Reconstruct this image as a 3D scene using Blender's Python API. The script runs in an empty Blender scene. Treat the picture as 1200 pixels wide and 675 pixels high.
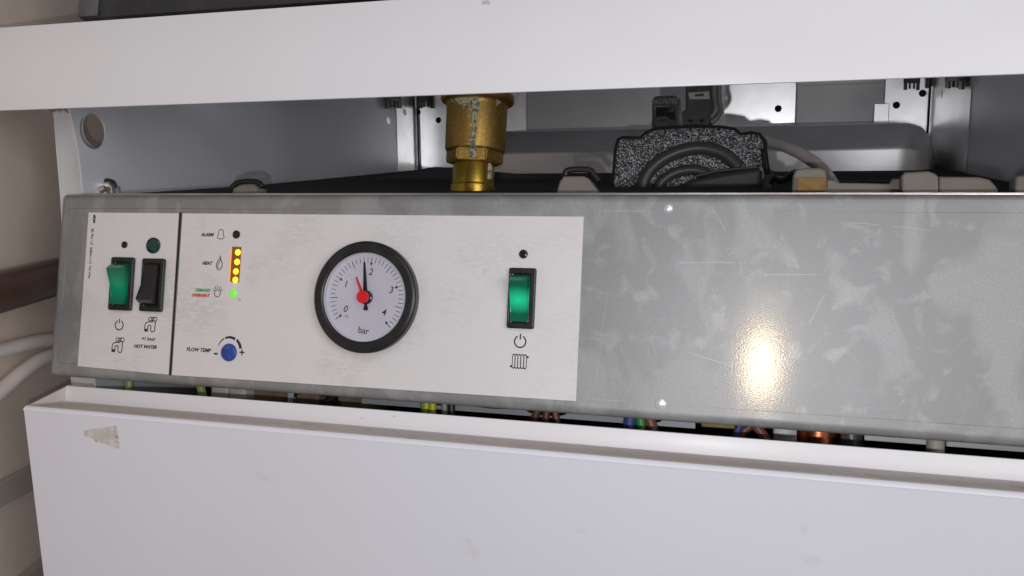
import bpy, bmesh, math, random
from mathutils import Matrix, Vector
random.seed(7)
S = bpy.context.scene
COL = S.collection
# ------------------------------------------------------------------ camera (metres; fascia front is the plane Y = 0)
F = 1030.0
RCV = Matrix(((0.9563523420541953, 0.2884957580166607, 0.04648005436579934),
              (0.03039869088790319, 0.059976623743521175, -0.9977368010636021),
              (-0.29063055145623806, 0.9556008592559555, 0.04858889121519994)))
CAM = Vector((0.3880851377142732, -0.41771320095625575, 0.032622966811386406))
RT = RCV.transposed()
def ray(px, py): return RT @ Vector(((px - 600) / F, (py - 337.5) / F, 1))
def at(px, py, Y=0.0):
    d = ray(px, py); return CAM + d * ((Y - CAM.y) / d.y)
def atx(px, py, X):
    d = ray(px, py); return CAM + d * ((X - CAM.x) / d.x)
cd = bpy.data.cameras.new('camera'); cam = bpy.data.objects.new('camera', cd); COL.objects.link(cam)
right, down, fwd = RCV[0], RCV[1], RCV[2]
m = Matrix((( right[0], -down[0], -fwd[0]), (right[1], -down[1], -fwd[1]), (right[2], -down[2], -fwd[2]))).to_4x4()
m.translation = CAM; cam.matrix_world = m
cd.sensor_width = 36; cd.lens = 36 * F / 1200; cd.clip_start = 0.01; cd.clip_end = 50
S.camera = cam

# ------------------------------------------------------------------ materials
def mat(name, base=(.5, .5, .5), rough=.5, metal=0, bump=None, var=None, spec=.5, emis=None, es=0, coat=0, coat_r=.1, rvar=0, aniso=None):
    """var=(scale, colour2, low, high, stretch) blends base->colour2 by noise; bump=(scale, strength, stretch)."""
    M = bpy.data.materials.new(name); M.use_nodes = True
    nt = M.node_tree; P = nt.nodes['Principled BSDF']; L = nt.links.new
    P.inputs['Base Color'].default_value = (*base, 1); P.inputs['Roughness'].default_value = rough
    P.inputs['Metallic'].default_value = metal; P.inputs['Specular IOR Level'].default_value = spec
    P.inputs['Coat Weight'].default_value = coat; P.inputs['Coat Roughness'].default_value = coat_r
    tc = nt.nodes.new('ShaderNodeTexCoord')
    def noise(scale, stretch=(1, 1, 1), detail=4, dist=0):
        mp = nt.nodes.new('ShaderNodeMapping'); mp.inputs['Scale'].default_value = stretch
        L(tc.outputs['Object'], mp.inputs[0]); n = nt.nodes.new('ShaderNodeTexNoise')
        n.inputs['Scale'].default_value = scale; n.inputs['Detail'].default_value = detail; n.inputs['Distortion'].default_value = dist
        L(mp.outputs[0], n.inputs['Vector']); return n
    def ramp(src, lo, hi):
        r = nt.nodes.new('ShaderNodeMapRange'); r.inputs[1].default_value = lo; r.inputs[2].default_value = hi
        L(src, r.inputs[0]); return r.outputs[0]
    if var:
        vs = var if isinstance(var, list) else [var]
        col = None
        for (sc, c2, lo, hi, st) in vs:
            n = noise(sc, st, 5, .6); f = ramp(n.outputs[0], lo, hi)
            mx = nt.nodes.new('ShaderNodeMix'); mx.data_type = 'RGBA'; L(f, mx.inputs[0])
            if col is None: mx.inputs[6].default_value = (*base, 1)
            else: L(col, mx.inputs[6])
            mx.inputs[7].default_value = (*c2, 1); col = mx.outputs[2]
            if rvar and col is not None and sc == vs[0][0]:
                rr = nt.nodes.new('ShaderNodeMapRange'); L(f, rr.inputs[0]); rr.inputs[3].default_value = rough; rr.inputs[4].default_value = rough + rvar
                L(rr.outputs[0], P.inputs['Roughness'])
        L(col, P.inputs['Base Color'])
    if bump:
        bs = bump if isinstance(bump, list) else [bump]; prev = None
        for (sc, s, st) in bs:
            n = noise(sc, st, 3); b = nt.nodes.new('ShaderNodeBump'); b.inputs['Strength'].default_value = s; b.inputs['Distance'].default_value = .0005
            L(n.outputs[0], b.inputs['Height'])
            if prev: L(prev, b.inputs['Normal'])
            prev = b.outputs[0]
        L(prev, P.inputs['Normal'])
    if emis:
        P.inputs['Emission Color'].default_value = (*emis, 1); P.inputs['Emission Strength'].default_value = es
    return M
one = (1, 1, 1)
white_paint = mat('white_enamel', (.74, .735, .76), .42, bump=[(900, .05, one)], var=(9, (.73, .715, .745), .35, .7, one), coat=.1, coat_r=.25)
white_door = mat('white_enamel_door', (.77, .768, .83), .42, bump=[(700, .04, one)], var=[(7, (.745, .74, .80), .35, .7, one), (60, (.68, .66, .69), .68, .80, one), (420, (.58, .55, .53), .73, .80, one)], coat=.12, coat_r=.25)
shaded_dirty_enamel = mat('shaded_dusty_enamel', (.54, .475, .435), .6, var=[(30, (.62, .57, .54), .35, .7, (.4, 1, 1)), (140, (.38, .33, .29), .6, .75, one)])  # darker beige base: shade of the fold and side return, plus dirt patches
galv = mat('galvanised_fascia', (.275, .278, .282), .46, .45, bump=[(1500, .12, (.6, 1, 1)), (5000, .12, one)], coat=0, coat_r=.10,
           var=[(30, (.37, .375, .38), .50, .62, (1.3, 1, .8)), (90, (.36, .364, .368), .55, .68, one), (2600, (.255, .258, .262), .45, .70, (.8, 1, 1))], rvar=.05)
def zinc_gloss(M, col, rough, fac, scale, strength):
    nt = M.node_tree; L = nt.links.new; out = nt.nodes['Material Output']; P = nt.nodes['Principled BSDF']
    tc = nt.nodes.new('ShaderNodeTexCoord'); n = nt.nodes.new('ShaderNodeTexNoise'); n.inputs['Scale'].default_value = scale; n.inputs['Detail'].default_value = 2
    mp = nt.nodes.new('ShaderNodeMapping'); mp.inputs['Scale'].default_value = (.5, 1, 1); L(tc.outputs['Object'], mp.inputs[0]); L(mp.outputs[0], n.inputs['Vector'])
    b = nt.nodes.new('ShaderNodeBump'); b.inputs['Strength'].default_value = strength; b.inputs['Distance'].default_value = .0005; L(n.outputs[0], b.inputs['Height'])
    g = nt.nodes.new('ShaderNodeBsdfGlossy'); g.inputs['Color'].default_value = (*col, 1); g.inputs['Roughness'].default_value = rough; L(b.outputs[0], g.inputs['Normal']); g.inputs['Anisotropy'].default_value = .3; tg = nt.nodes.new('ShaderNodeTangent'); tg.direction_type = 'RADIAL'; tg.axis = 'Z'; L(tg.outputs[0], g.inputs['Tangent'])
    r = nt.nodes.new('ShaderNodeMapRange'); r.inputs[1].default_value = .3; r.inputs[2].default_value = .7; r.inputs[3].default_value = fac * .5; r.inputs[4].default_value = fac * 1.5; L(n.outputs[0], r.inputs[0])
    x = nt.nodes.new('ShaderNodeMixShader'); L(r.outputs[0], x.inputs[0]); L(P.outputs[0], x.inputs[1]); L(g.outputs[0], x.inputs[2]); L(x.outputs[0], out.inputs[0])
zinc_gloss(galv, (1, .74, .45), .14, .014, 2000, .05)
galv_edge = mat('cut_steel_edge', (.62, .58, .56), .28, .9, bump=(900, .15, (.2, 1, 1)), var=(60, (.42, .36, .32), .5, .7, (.3, 1, 1)))
liner = mat('grey_coated_steel', (.68, .69, .74), .42, .3, bump=(800, .06, one), var=(12, (.64, .65, .70), .4, .65, one))
bright_steel = mat('bright_galvanised_liner', (.95, .95, .96), .33, 1.0, bump=[(900, .04, one)], var=(40, (.86, .86, .88), .4, .7, one))
matt_grey = mat('matt_grey_plate', (.56, .56, .57), .5, .25, bump=(900, .05, one), var=(18, (.52, .52, .53), .4, .7, one))
hoodm = mat('grey_hood_paint', (.85, .85, .86), .36, .9, bump=(900, .05, one), var=(15, (.78, .78, .79), .4, .7, one))
alu = mat('brushed_label_plate', (.69, .665, .67), .5, .12, bump=[(1500, .08, (.35, 1, 1))],
          var=[(28, (.61, .585, .58), .50, .72, one), (900, (.71, .685, .69), .42, .65, (.3, 1, 1)), (350, (.52, .49, .47), .74, .82, one)], coat=.05, coat_r=.3)
ink = mat('black_ink', (.025, .025, .028), .6); red_ink = mat('red_ink', (.55, .03, .04), .6); green_ink = mat('green_ink', (.03, .33, .10), .6)
conn = mat('charcoal_connector_plastic', (.035, .034, .035), .4, bump=(1500, .2, one), var=(300, (.055, .053, .055), .45, .7, one))
blackp = mat('black_plastic', (.010, .010, .011), .38, bump=(2500, .10, one), var=(120, (.018, .018, .02), .45, .7, one))
black_gloss = mat('black_gloss_plastic', (.012, .012, .014), .22, bump=(500, .04, one))
blackm = mat('black_insulation_and_shade', (.008, .008, .009), .9, bump=(900, .6, one))
black_soft = mat('black_sheet', (.016, .015, .016), .55, bump=(300, .3, one))
dialm = mat('dial_white', (.68, .665, .72), .45, var=(60, (.64, .625, .68), .4, .7, one))
red = mat('red_plastic', (.62, .012, .015), .3, bump=(600, .05, one)); blue = mat('blue_plastic', (.02, .055, .27), .35, bump=(2000, .15, one), var=(500, (.05, .11, .36), .5, .7, one))
brass = mat('aged_brass', (.42, .265, .07), .44, .85, bump=[(1600, .3, one), (250, .12, one)],
            var=[(45, (.30, .18, .04), .40, .62, (1, 1, .6)), (700, (.55, .37, .12), .52, .68, one)], rvar=.12)
brass_s = mat('smooth_brass', (.58, .44, .07), .30, .95, bump=(500, .08, one), var=(60, (.34, .19, .03), .45, .7, (1, 1, .3)))
lime = mat('limescale_crust', (.50, .46, .35), .8, bump=(1500, .9, one), var=[(420, (.14, .12, .07), .5, .6, one), (220, (.35, .50, .42), .6, .68, one)])
copper = mat('copper_tube', (.72, .22, .10), .3, .95, bump=(300, .15, one), var=(90, (.45, .12, .06), .45, .7, one))
cream = mat('cream_wall', (.72, .615, .525), .8, bump=[(300, .15, one)], var=[(5, (.69, .59, .50), .35, .7, one), (90, (.74, .635, .545), .5, .7, one)])
moulding = mat('taupe_woodwork', (.44, .39, .35), .6, var=(20, (.40, .35, .31), .4, .7, one), bump=(200, .1, one))
brownp = mat('brown_painted_pipe', (.06, .022, .012), .33, bump=(300, .1, one), var=(60, (.065, .028, .018), .4, .7, one))
cable = mat('white_plastic_pipe', (.86, .79, .73), .42, var=[(30, (.80, .72, .66), .4, .7, one), (70, (.33, .22, .12), .66, .72, one)], bump=(200, .1, one))
tube = mat('grey_rubber_tube', (.52, .46, .45), .5, var=(60, (.45, .40, .39), .4, .7, one))
clipm = mat('putty_plastic_clip', (.21, .185, .165), .5, bump=(500, .1, one), var=(50, (.19, .155, .13), .4, .7, one))
ochre = mat('ochre_foam_pad', (.27, .17, .06), .8, bump=(900, .5, one), var=(300, (.21, .12, .04), .4, .65, one))
yellow_plate = mat('yellow_passivated_steel', (.50, .36, .12), .45, .3, var=(60, (.38, .28, .10), .4, .7, one))
tan = mat('tan_board', (.26, .185, .125), .7, bump=(400, .3, one), var=(80, (.19, .13, .085), .4, .7, one))
darkgrey = mat('dark_grey_scuffed_metal', (.042, .043, .047), .42, .3, bump=(200, .15, one), var=[(22, (.075, .077, .082), .52, .68, (1, 1, .4)), (200, (.05, .05, .055), .4, .7, one)])
darkgrey2 = mat('dark_grey_side', (.13, .13, .135), .5, .2, bump=(200, .15, one), var=(80, (.10, .10, .105), .4, .7, one))
wire_mats = {k: mat('wire_' + k, c, .38, bump=(400, .1, one)) for k, c in dict(yellow=(.62, .62, .02), green=(.05, .36, .08), grey=(.30, .30, .32), dark=(.02, .022, .025),
             brown=(.15, .055, .035), blue=(.07, .09, .32), rose=(.28, .10, .08), lime=(.35, .48, .12)).items()}
nylon = mat('white_nylon', (.70, .64, .61), .5, bump=(300, .1, one)); stain = mat('tape_residue', (.50, .47, .42), .75, var=[(260, (.60, .58, .58), .46, .60, one), (500, (.30, .27, .22), .6, .7, one)], bump=(900, .4, one))
rivetm = mat('pale_rivet', (.80, .83, .86), .3, .5, bump=(900, .1, one))
scr = mat('bright_scratch', (.50, .52, .54), .5, .5)
# speckled foam
def foam():
    M = bpy.data.materials.new('speckled_foam'); M.use_nodes = True; nt = M.node_tree; P = nt.nodes['Principled BSDF']; L = nt.links.new
    tc = nt.nodes.new('ShaderNodeTexCoord'); n = nt.nodes.new('ShaderNodeTexNoise'); n.inputs['Scale'].default_value = 1450; n.inputs['Detail'].default_value = 2; n.inputs['Roughness'].default_value = .7
    L(tc.outputs['Object'], n.inputs['Vector'])
    r = nt.nodes.new('ShaderNodeMapRange'); r.inputs[1].default_value = .52; r.inputs[2].default_value = .63; L(n.outputs[0], r.inputs[0])
    mx = nt.nodes.new('ShaderNodeMix'); mx.data_type = 'RGBA'; L(r.outputs[0], mx.inputs[0]); mx.inputs[6].default_value = (.018, .018, .02, 1); mx.inputs[7].default_value = (.66, .66, .71, 1)
    L(mx.outputs[2], P.inputs['Base Color']); P.inputs['Roughness'].default_value = .6
    b = nt.nodes.new('ShaderNodeBump'); b.inputs['Strength'].default_value = .5; b.inputs['Distance'].default_value = .0006; L(n.outputs[0], b.inputs['Height']); L(b.outputs[0], P.inputs['Normal'])
    return M
foam_m = foam()
rib_m = mat('grey_rib_plastic', (.13, .13, .135), .4)
ringm = mat('smooth_moulded_ring', (.05, .046, .046), .42, bump=(500, .1, one))
# lit translucent green rocker: a small neon lamp glows inside at a fixed point of the object
def lit_green(name, centre, rad, e):
    M = mat(name, (.0, .085, .05), .22, spec=.5, coat=.3, coat_r=.05, bump=(400, .04, one)); nt = M.node_tree; P = nt.nodes['Principled BSDF']; L = nt.links.new
    tc = nt.nodes.new('ShaderNodeTexCoord'); mp = nt.nodes.new('ShaderNodeMapping'); mp.vector_type = 'TEXTURE'
    mp.inputs['Location'].default_value = centre; mp.inputs['Scale'].default_value = rad; L(tc.outputs['Object'], mp.inputs[0])
    g = nt.nodes.new('ShaderNodeTexGradient'); g.gradient_type = 'SPHERICAL'; L(mp.outputs[0], g.inputs[0])
    ml = nt.nodes.new('ShaderNodeMath'); ml.operation = 'MULTIPLY_ADD'; ml.inputs[1].default_value = e; ml.inputs[2].default_value = e * .06; L(g.outputs[0], ml.inputs[0])
    P.inputs['Emission Color'].default_value = (.02, .80, .36, 1); L(ml.outputs[0], P.inputs['Emission Strength']); return M
green_lens = mat('dark_green_lens', (.0, .035, .025), .15, coat=.5, coat_r=.05)
def glassm():
    M = bpy.data.materials.new('gauge_glass'); M.use_nodes = True; nt = M.node_tree; nt.nodes.clear()
    o = nt.nodes.new('ShaderNodeOutputMaterial'); t = nt.nodes.new('ShaderNodeBsdfTransparent'); g = nt.nodes.new('ShaderNodeBsdfGlossy'); g.inputs['Roughness'].default_value = .03
    t.inputs[0].default_value = (.965, .96, .975, 1); f = nt.nodes.new('ShaderNodeFresnel'); f.inputs[0].default_value = 1.4; x = nt.nodes.new('ShaderNodeMixShader')
    nt.links.new(f.outputs[0], x.inputs[0]); nt.links.new(t.outputs[0], x.inputs[1]); nt.links.new(g.outputs[0], x.inputs[2]); nt.links.new(x.outputs[0], o.inputs[0]); return M
glass = glassm()

# ------------------------------------------------------------------ object helpers
ORG = {}
def props(o, label=None, cat=None, group=None, kind=None):
    if label: o['label'] = label
    if cat: o['category'] = cat
    if group: o['group'] = group
    if kind: o['kind'] = kind
    return o
def thing(name, loc, label, cat, group=None):
    o = bpy.data.objects.new(name, None); COL.objects.link(o); o.empty_display_size = .01; o.location = Vector(loc); ORG[o.name] = Vector(loc)
    return props(o, label, cat, group)
def mk(name, bm, M, parent=None, smooth=False, label=None, cat=None, group=None, kind=None):
    me = bpy.data.meshes.new(name) if isinstance(bm, bmesh.types.BMesh) else bm
    if isinstance(bm, bmesh.types.BMesh): bmesh.ops.recalc_face_normals(bm, faces=bm.faces); bm.to_mesh(me); bm.free()
    me.name = name
    if parent: org = ORG[parent.name]
    else:
        xs = [v.co for v in me.vertices]
        org = Vector(((min(c.x for c in xs) + max(c.x for c in xs)) / 2, (min(c.y for c in xs) + max(c.y for c in xs)) / 2, min(c.z for c in xs)))
    me.transform(Matrix.Translation(-org))
    me.materials.clear()
    for q in (M if isinstance(M, list) else [M]): me.materials.append(q)
    o = bpy.data.objects.new(name, me); COL.objects.link(o); ORG[o.name] = org
    if parent: o.parent = parent
    else: o.location = org
    if smooth: me.shade_smooth() if smooth is True else me.set_sharp_from_angle(angle=math.radians(smooth))
    if smooth and smooth is not True:
        for p in me.polygons: p.use_smooth = True
    return props(o, label, cat, group, kind)
def addm(bm, me):
    bm.from_mesh(me); bpy.data.meshes.remove(me); return bm
def box(bm, a, b, bev=0, seg=2, rotm=None):
    a, b = Vector(a), Vector(b); c = (a + b) / 2; d = Vector([abs(x) for x in (b - a)])
    t = bmesh.new(); bmesh.ops.create_cube(t, size=1); bmesh.ops.scale(t, vec=d, verts=t.verts)
    if bev: bmesh.ops.bevel(t, geom=list(t.edges), offset=bev, segments=seg, profile=.5, affect='EDGES')
    if rotm: bmesh.ops.transform(t, matrix=rotm, verts=t.verts)
    bmesh.ops.translate(t, vec=c, verts=t.verts); me = bpy.data.meshes.new('t'); t.to_mesh(me); t.free(); return addm(bm, me)
def tubes(bm, pts, r, n=12, caps=True, r2=None):
    pts = [Vector(p) for p in pts]; rings = []; N = len(pts); up = None
    for i, p in enumerate(pts):
        t = (pts[min(i + 1, N - 1)] - pts[max(i - 1, 0)]).normalized()
        if up is None:
            up = Vector((0, 0, 1)) if abs(t.z) < .9 else Vector((1, 0, 0))
        a = t.cross(up).normalized(); b = a.cross(t).normalized(); up = b
        rr = r if r2 is None else r + (r2 - r) * i / (N - 1)
        rings.append([bm.verts.new(p + a * rr * math.cos(2 * math.pi * k / n) + b * rr * math.sin(2 * math.pi * k / n)) for k in range(n)])
    for i in range(N - 1):
        for k in range(n): bm.faces.new((rings[i][k], rings[i][(k + 1) % n], rings[i + 1][(k + 1) % n], rings[i + 1][k]))
    if caps: bm.faces.new(rings[0][::-1]); bm.faces.new(rings[-1])
    return bm
def spline(P, n=10):
    P = [Vector(p) for p in P]; out = []; Q = [P[0] * 2 - P[1]] + P + [P[-1] * 2 - P[-2]]
    for i in range(1, len(Q) - 2):
        for k in range(n):
            t = k / n; a, b, c, d = Q[i - 1:i + 3]
            out.append(.5 * ((2 * b) + (c - a) * t + (2 * a - 5 * b + 4 * c - d) * t * t + (3 * b - a - 3 * c + d) * t ** 3))
    return out + [P[-1]]
def lathe(bm, c, axis, prof, n=48):
    """prof: (radius, distance along axis)."""
    axis = Vector(axis).normalized(); u = axis.orthogonal().normalized(); w = axis.cross(u); c = Vector(c); prev = None; rings = []
    for (r, h) in prof:
        if r < 1e-7: rings.append([bm.verts.new(c + axis * h)])
        else: rings.append([bm.verts.new(c + axis * h + (u * math.cos(2 * math.pi * k / n) + w * math.sin(2 * math.pi * k / n)) * r) for k in range(n)])
    for A, Bq in zip(rings, rings[1:]):
        for k in range(n):
            k2 = (k + 1) % n
            if len(A) == 1 and len(Bq) == 1: continue
            if len(A) == 1: bm.faces.new((A[0], Bq[k], Bq[k2]))
            elif len(Bq) == 1: bm.faces.new((A[k], Bq[0], A[k2]))
            else: bm.faces.new((A[k], Bq[k], Bq[k2], A[k2]))
    return bm
def extr(bm, poly, vec):
    """closed polygon of points extruded along vec"""
    a = [bm.verts.new(Vector(p)) for p in poly]; b = [bm.verts.new(Vector(p) + Vector(vec)) for p in poly]; n = len(a)
    bm.faces.new(a); bm.faces.new(b[::-1])
    for i in range(n): bm.faces.new((a[i], b[i], b[(i + 1) % n], a[(i + 1) % n]))
    return bm
# frames: u,v in the plane, w out of it
FRONT = Matrix(((1, 0, 0, 0), (0, 0, -1, 0), (0, 1, 0, 0), (0, 0, 0, 1)))       # u=X v=Z w=-Y
SIDE = Matrix(((0, 0, 1, 0), (1, 0, 0, 0), (0, 1, 0, 0), (0, 0, 0, 1)))         # u=Y v=Z w=X
def shape(loops, thick, frame=FRONT, w0=0, bev=0):
    """2-D outline with holes, extruded; back face at w0, front at w0+thick."""
    cu = bpy.data.curves.new('c', 'CURVE'); cu.dimensions = '2D'; cu.fill_mode = 'BOTH'; cu.extrude = thick / 2 - bev; cu.bevel_depth = bev; cu.bevel_resolution = 2
    if bev: cu.offset = -bev
    for lp in loops:
        s = cu.splines.new('POLY'); s.points.add(len(lp) - 1); s.use_cyclic_u = True
        for q, p in zip(s.points, lp): q.co = (p[0], p[1], 0, 1)
    o = bpy.data.objects.new('c', cu); COL.objects.link(o); dg = bpy.context.evaluated_depsgraph_get()
    me = bpy.data.meshes.new_from_object(o.evaluated_get(dg)); bpy.data.objects.remove(o); bpy.data.curves.remove(cu)
    me.transform(frame @ Matrix.Translation((0, 0, w0 + thick / 2))); return me
def text_me(s, size, frame, w0=0, shear=0, thick=.00006, bold=0, ax='CENTER'):
    cu = bpy.data.curves.new('t', 'FONT'); cu.body = s; cu.size = size; cu.shear = shear; cu.extrude = thick; cu.align_x = ax; cu.align_y = 'CENTER'; cu.offset = bold; cu.resolution_u = 3
    o = bpy.data.objects.new('t', cu); COL.objects.link(o); dg = bpy.context.evaluated_depsgraph_get()
    me = bpy.data.meshes.new_from_object(o.evaluated_get(dg)); bpy.data.objects.remove(o); bpy.data.curves.remove(cu)
    me.transform(frame @ Matrix.Translation((0, 0, w0))); return me
def circ(cx, cy, r, n=32, ry=None): return [(cx + r * math.cos(2 * math.pi * k / n), cy + (ry or r) * math.sin(2 * math.pi * k / n)) for k in range(n)]
def rrect(x0, y0, x1, y1, r, n=5):
    o = []
    for (cx, cy, a) in ((x1 - r, y1 - r, 0), (x0 + r, y1 - r, 90), (x0 + r, y0 + r, 180), (x1 - r, y0 + r, 270)):
        for k in range(n + 1): t = math.radians(a + 90 * k / n); o.append((cx + r * math.cos(t), cy + r * math.sin(t)))
    return o
def stroke(pts, w, closed=False):
    """list of loops that draw a line of width w along 2-D pts"""
    pts = [Vector((p[0], p[1])) for p in pts]; n = len(pts); L, R = [], []
    for i in range(n):
        a = pts[(i - 1) % n] if closed or i else pts[i]; b = pts[(i + 1) % n] if closed or i < n - 1 else pts[i]
        t = (b - a).normalized(); q = Vector((-t.y, t.x)) * w / 2
        L.append(tuple(pts[i] + q)); R.append(tuple(pts[i] - q))
    return [L, R] if closed else [L + R[::-1]]
def arc(cx, cy, r, a0, a1, n=20): return [(cx + r * math.cos(math.radians(a0 + (a1 - a0) * k / n)), cy + r * math.sin(math.radians(a0 + (a1 - a0) * k / n))) for k in range(n + 1)]
def draw(bm, loopsets, thick, w0, off=(0, 0), rot=0, sc=1):
    c, s = math.cos(rot), math.sin(rot)
    for ls in loopsets:
        ls2 = [[(off[0] + sc * (x * c - y * s), off[1] + sc * (x * s + y * c)) for (x, y) in lp] for lp in ls]
        addm(bm, shape(ls2, thick, FRONT, w0))
    return bm

# ------------------------------------------------------------------ cupboard wall, woodwork and pipes on the left
dirh = Vector((ray(485, 382).x, ray(485, 382).y, 0)).normalized(); wp = at(68, 330, .10); wn = Vector((-dirh.y, dirh.x, 0))
if wn.dot(CAM - wp) < 0: wn = -wn
def onwall(px, py, off=0):
    d = ray(px, py); o = wp + wn * off; return CAM + d * ((o - CAM).dot(wn) / d.dot(wn))
bm = bmesh.new(); t = .02
a, b = wp - dirh * .40, wp + dirh * 1.3
extr(bm, [(a.x, a.y, -.6), (b.x, b.y, -.6), (b.x, b.y, .9), (a.x, a.y, .9)], -wn * t)
mk('wall', bm, cream, kind='structure', label='cream painted cupboard wall to the left of the boiler')
def batten(name, p0, p1, p2, p3, depth, M, label, cat):
    q = [onwall(*p) for p in (p0, p1, p2, p3)]
    e0, e1 = q[1] - q[0], q[2] - q[3]                    # run the piece on along its own direction both ways
    q = [q[0] - e0 * 2.5, q[0] + e0 * 6, q[3] + e1 * 6, q[3] - e1 * 2.5]
    bm = bmesh.new(); extr(bm, q, wn * depth); bmesh.ops.bevel(bm, geom=list(bm.edges), offset=.0012, segments=2, affect='EDGES')
    return mk(name, bm, M, smooth=35, label=label, cat=cat)
batten('wall_moulding', (0, 561), (33, 544), (37, 573), (0, 592), .004, moulding, 'taupe wooden moulding on the wall level with the top half of the white door', 'moulding')
batten('skirting_board', (0, 690), (50, 650), (54, 700), (0, 740), .006, moulding, 'taupe skirting board at the very bottom left of the wall', 'skirting board')
def pipe(name, pts, r, M, label, cat, off=None, group=None):
    bm = bmesh.new(); tubes(bm, spline([onwall(*p, off or r * 1.15) for p in pts], 12), r, 20)
    return mk(name, bm, M, smooth=50, label=label, cat=cat, group=group)
pipe('brown_pipe', [(-70, 360), (0, 342), (67, 325), (150, 305)], .0122, brownp, 'thick brown painted pipe running behind the left end of the control panel', 'pipe', off=.018)
pipe('white_pipe', [(-60, 421), (0, 410.5), (30, 403), (60, 397.5), (130, 389)], .0044, cable, 'upper of the two thin white pipes, with a small brown stain', 'pipe', off=.012)
pipe('white_pipe', [(-60, 508), (0, 459), (30, 433), (60, 416), (120, 400)], .0047, cable, 'lower of the two thin white pipes, curving down to the left', 'pipe', off=.010)

# ------------------------------------------------------------------ boiler cabinet
XL, XR, YB = -.0101, .5225, .498
cab = thing('boiler_cabinet', (.26, .25, -.35), 'open steel boiler cabinet with grey lining and white front flange behind the control panel', 'boiler')
# inner left side with a round hole
hc = atx(109, 154, XL); hr = .0106
eb = atx(112, 450, XL); edge = [(eb.y + .085, -.35), (eb.y, eb.z)] + [(atx(x, y, XL).y, atx(x, y, XL).z) for (x, y) in ((97, 222), (95.5, 205), (92.5, 180), (89, 160), (84, 138), (80, 122))] + [(-.006, .192), (YB + .10, .32), (YB + .10, -.35)]
me = shape([edge, circ(hc.y, hc.z, hr, 48)], .0012, SIDE, XL - .0012); o = mk('side_lining', me, liner, cab)
# white outer side, with return flange whose inner edge is the curve of the lining
TL = .25; pn = Vector((0, -1, -TL)).normalized(); pp = Vector((0, .0115, .154))     # the cabinet front leans back towards its foot
def onfl(px, py, off=0):
    d = ray(px, py); q = pp + pn * off; return CAM + d * ((q - CAM).dot(pn) / d.dot(pn))
cp = [onfl(x, y) for (x, y) in ((112, 452), (104, 335), (95.5, 225), (94, 205), (91, 180), (87.5, 160), (82.5, 138), (78.5, 122))]
outer = [onfl(x, y) for (x, y) in ((60.5, 118), (63, 140), (66, 180), (70, 225), (83, 445))]
def fy(z): return pp.y + TL * (pp.z - z)
poly = [Vector((cp[0].x, fy(-.35), -.35))] + cp + [Vector((cp[-1].x, fy(.192), .192)), Vector((outer[0].x, fy(.192), .192))] + outer + [Vector((outer[-1].x, fy(-.35), -.35))]
bm = bmesh.new(); extr(bm, poly, -pn * .0014); bmesh.ops.bevel(bm, geom=[e for e in bm.edges], offset=.0003, segments=1, affect='EDGES'); mk('side_flange', bm, white_paint, cab, smooth=40)
xo = outer[0].x; ho = atx(111.5, 152, xo)
me = shape([[(fy(-.35) + .002, -.35), (fy(.192) + .002, .192), (YB, .32), (YB, -.35)], circ(ho.y, ho.z, .0112, 48)], .0014, SIDE, xo - .0007); mk('outer_side', me, white_paint, cab)
# back wall, right wall, added light-blocking roof
hb = [at(494, 134, YB), at(517, 143, YB), at(1079, 113, YB), at(1049, 126, YB), at(912, 130, YB), at(623, 140, YB)]
me = shape([[(XL, -.35), (XR, -.35), (XR, .32), (XL, .32)]] + [circ(p.x, p.z, .0034, 20) for p in hb], .0012, FRONT, -YB - .0012); mk('back_wall', me, bright_steel, cab)
bm = bmesh.new(); box(bm, (XL, YB + .004, -.35), (XR, YB + .008, .32)); mk('backing_sheet', bm, blackm, cab)
hx = [atx(1103, 113, XR)]
me = shape([[(0, -.35), (YB + .10, -.35), (YB + .10, .32), (0, .192)]] + [circ(p.y, p.z, .005, 20, .0034) for p in hx], .0012, SIDE, XR); mk('side_lining', me, liner, cab)
bm = bmesh.new(); box(bm, (XR + .012, .0116, -.35), (XR + .0134, YB, .19)); mk('outer_side', bm, white_paint, cab)
# added bright metal strips for the side walls' reflected glow near the back corners
me = shape([[(YB - .19, .0), (YB - .004, .0), (YB - .004, .318), (YB - .19, .27)]] + [circ(p.y, p.z, .005, 20, .0034) for p in hx], .0003, SIDE, XR - .0006); mk('corner_glow_strip', me, bright_steel, cab)
hl = [atx(477.5, 134, XL), atx(457, 143, XL)]
me = shape([[(YB - .055, .0), (YB - .004, .0), (YB - .004, .318), (YB - .055, .30)]] + [circ(p.y, p.z, .005, 20, .0034) for p in hl], .0003, SIDE, XL + .0003); mk('corner_glow_strip', me, bright_steel, cab)
bm = bmesh.new(); box(bm, (XL, .29, .3205), (XR, YB + .008, .322)); mk('shade_roof', bm, liner, cab)  # unseen roof added to keep outside light out of the cavity
# folded seam posts in the corners (dark vertical line)
bm = bmesh.new(); tubes(bm, [(XL + .003, YB - .0025, 0), (XL + .003, YB - .0025, .318)], .0010, 8); mk('corner_seam', bm, blackm, cab); bm = bmesh.new(); tubes(bm, [(XR - .003, YB - .0025, 0), (XR - .003, YB - .0025, .318)], .0010, 8); mk('corner_seam', bm, blackm, cab)
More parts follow.
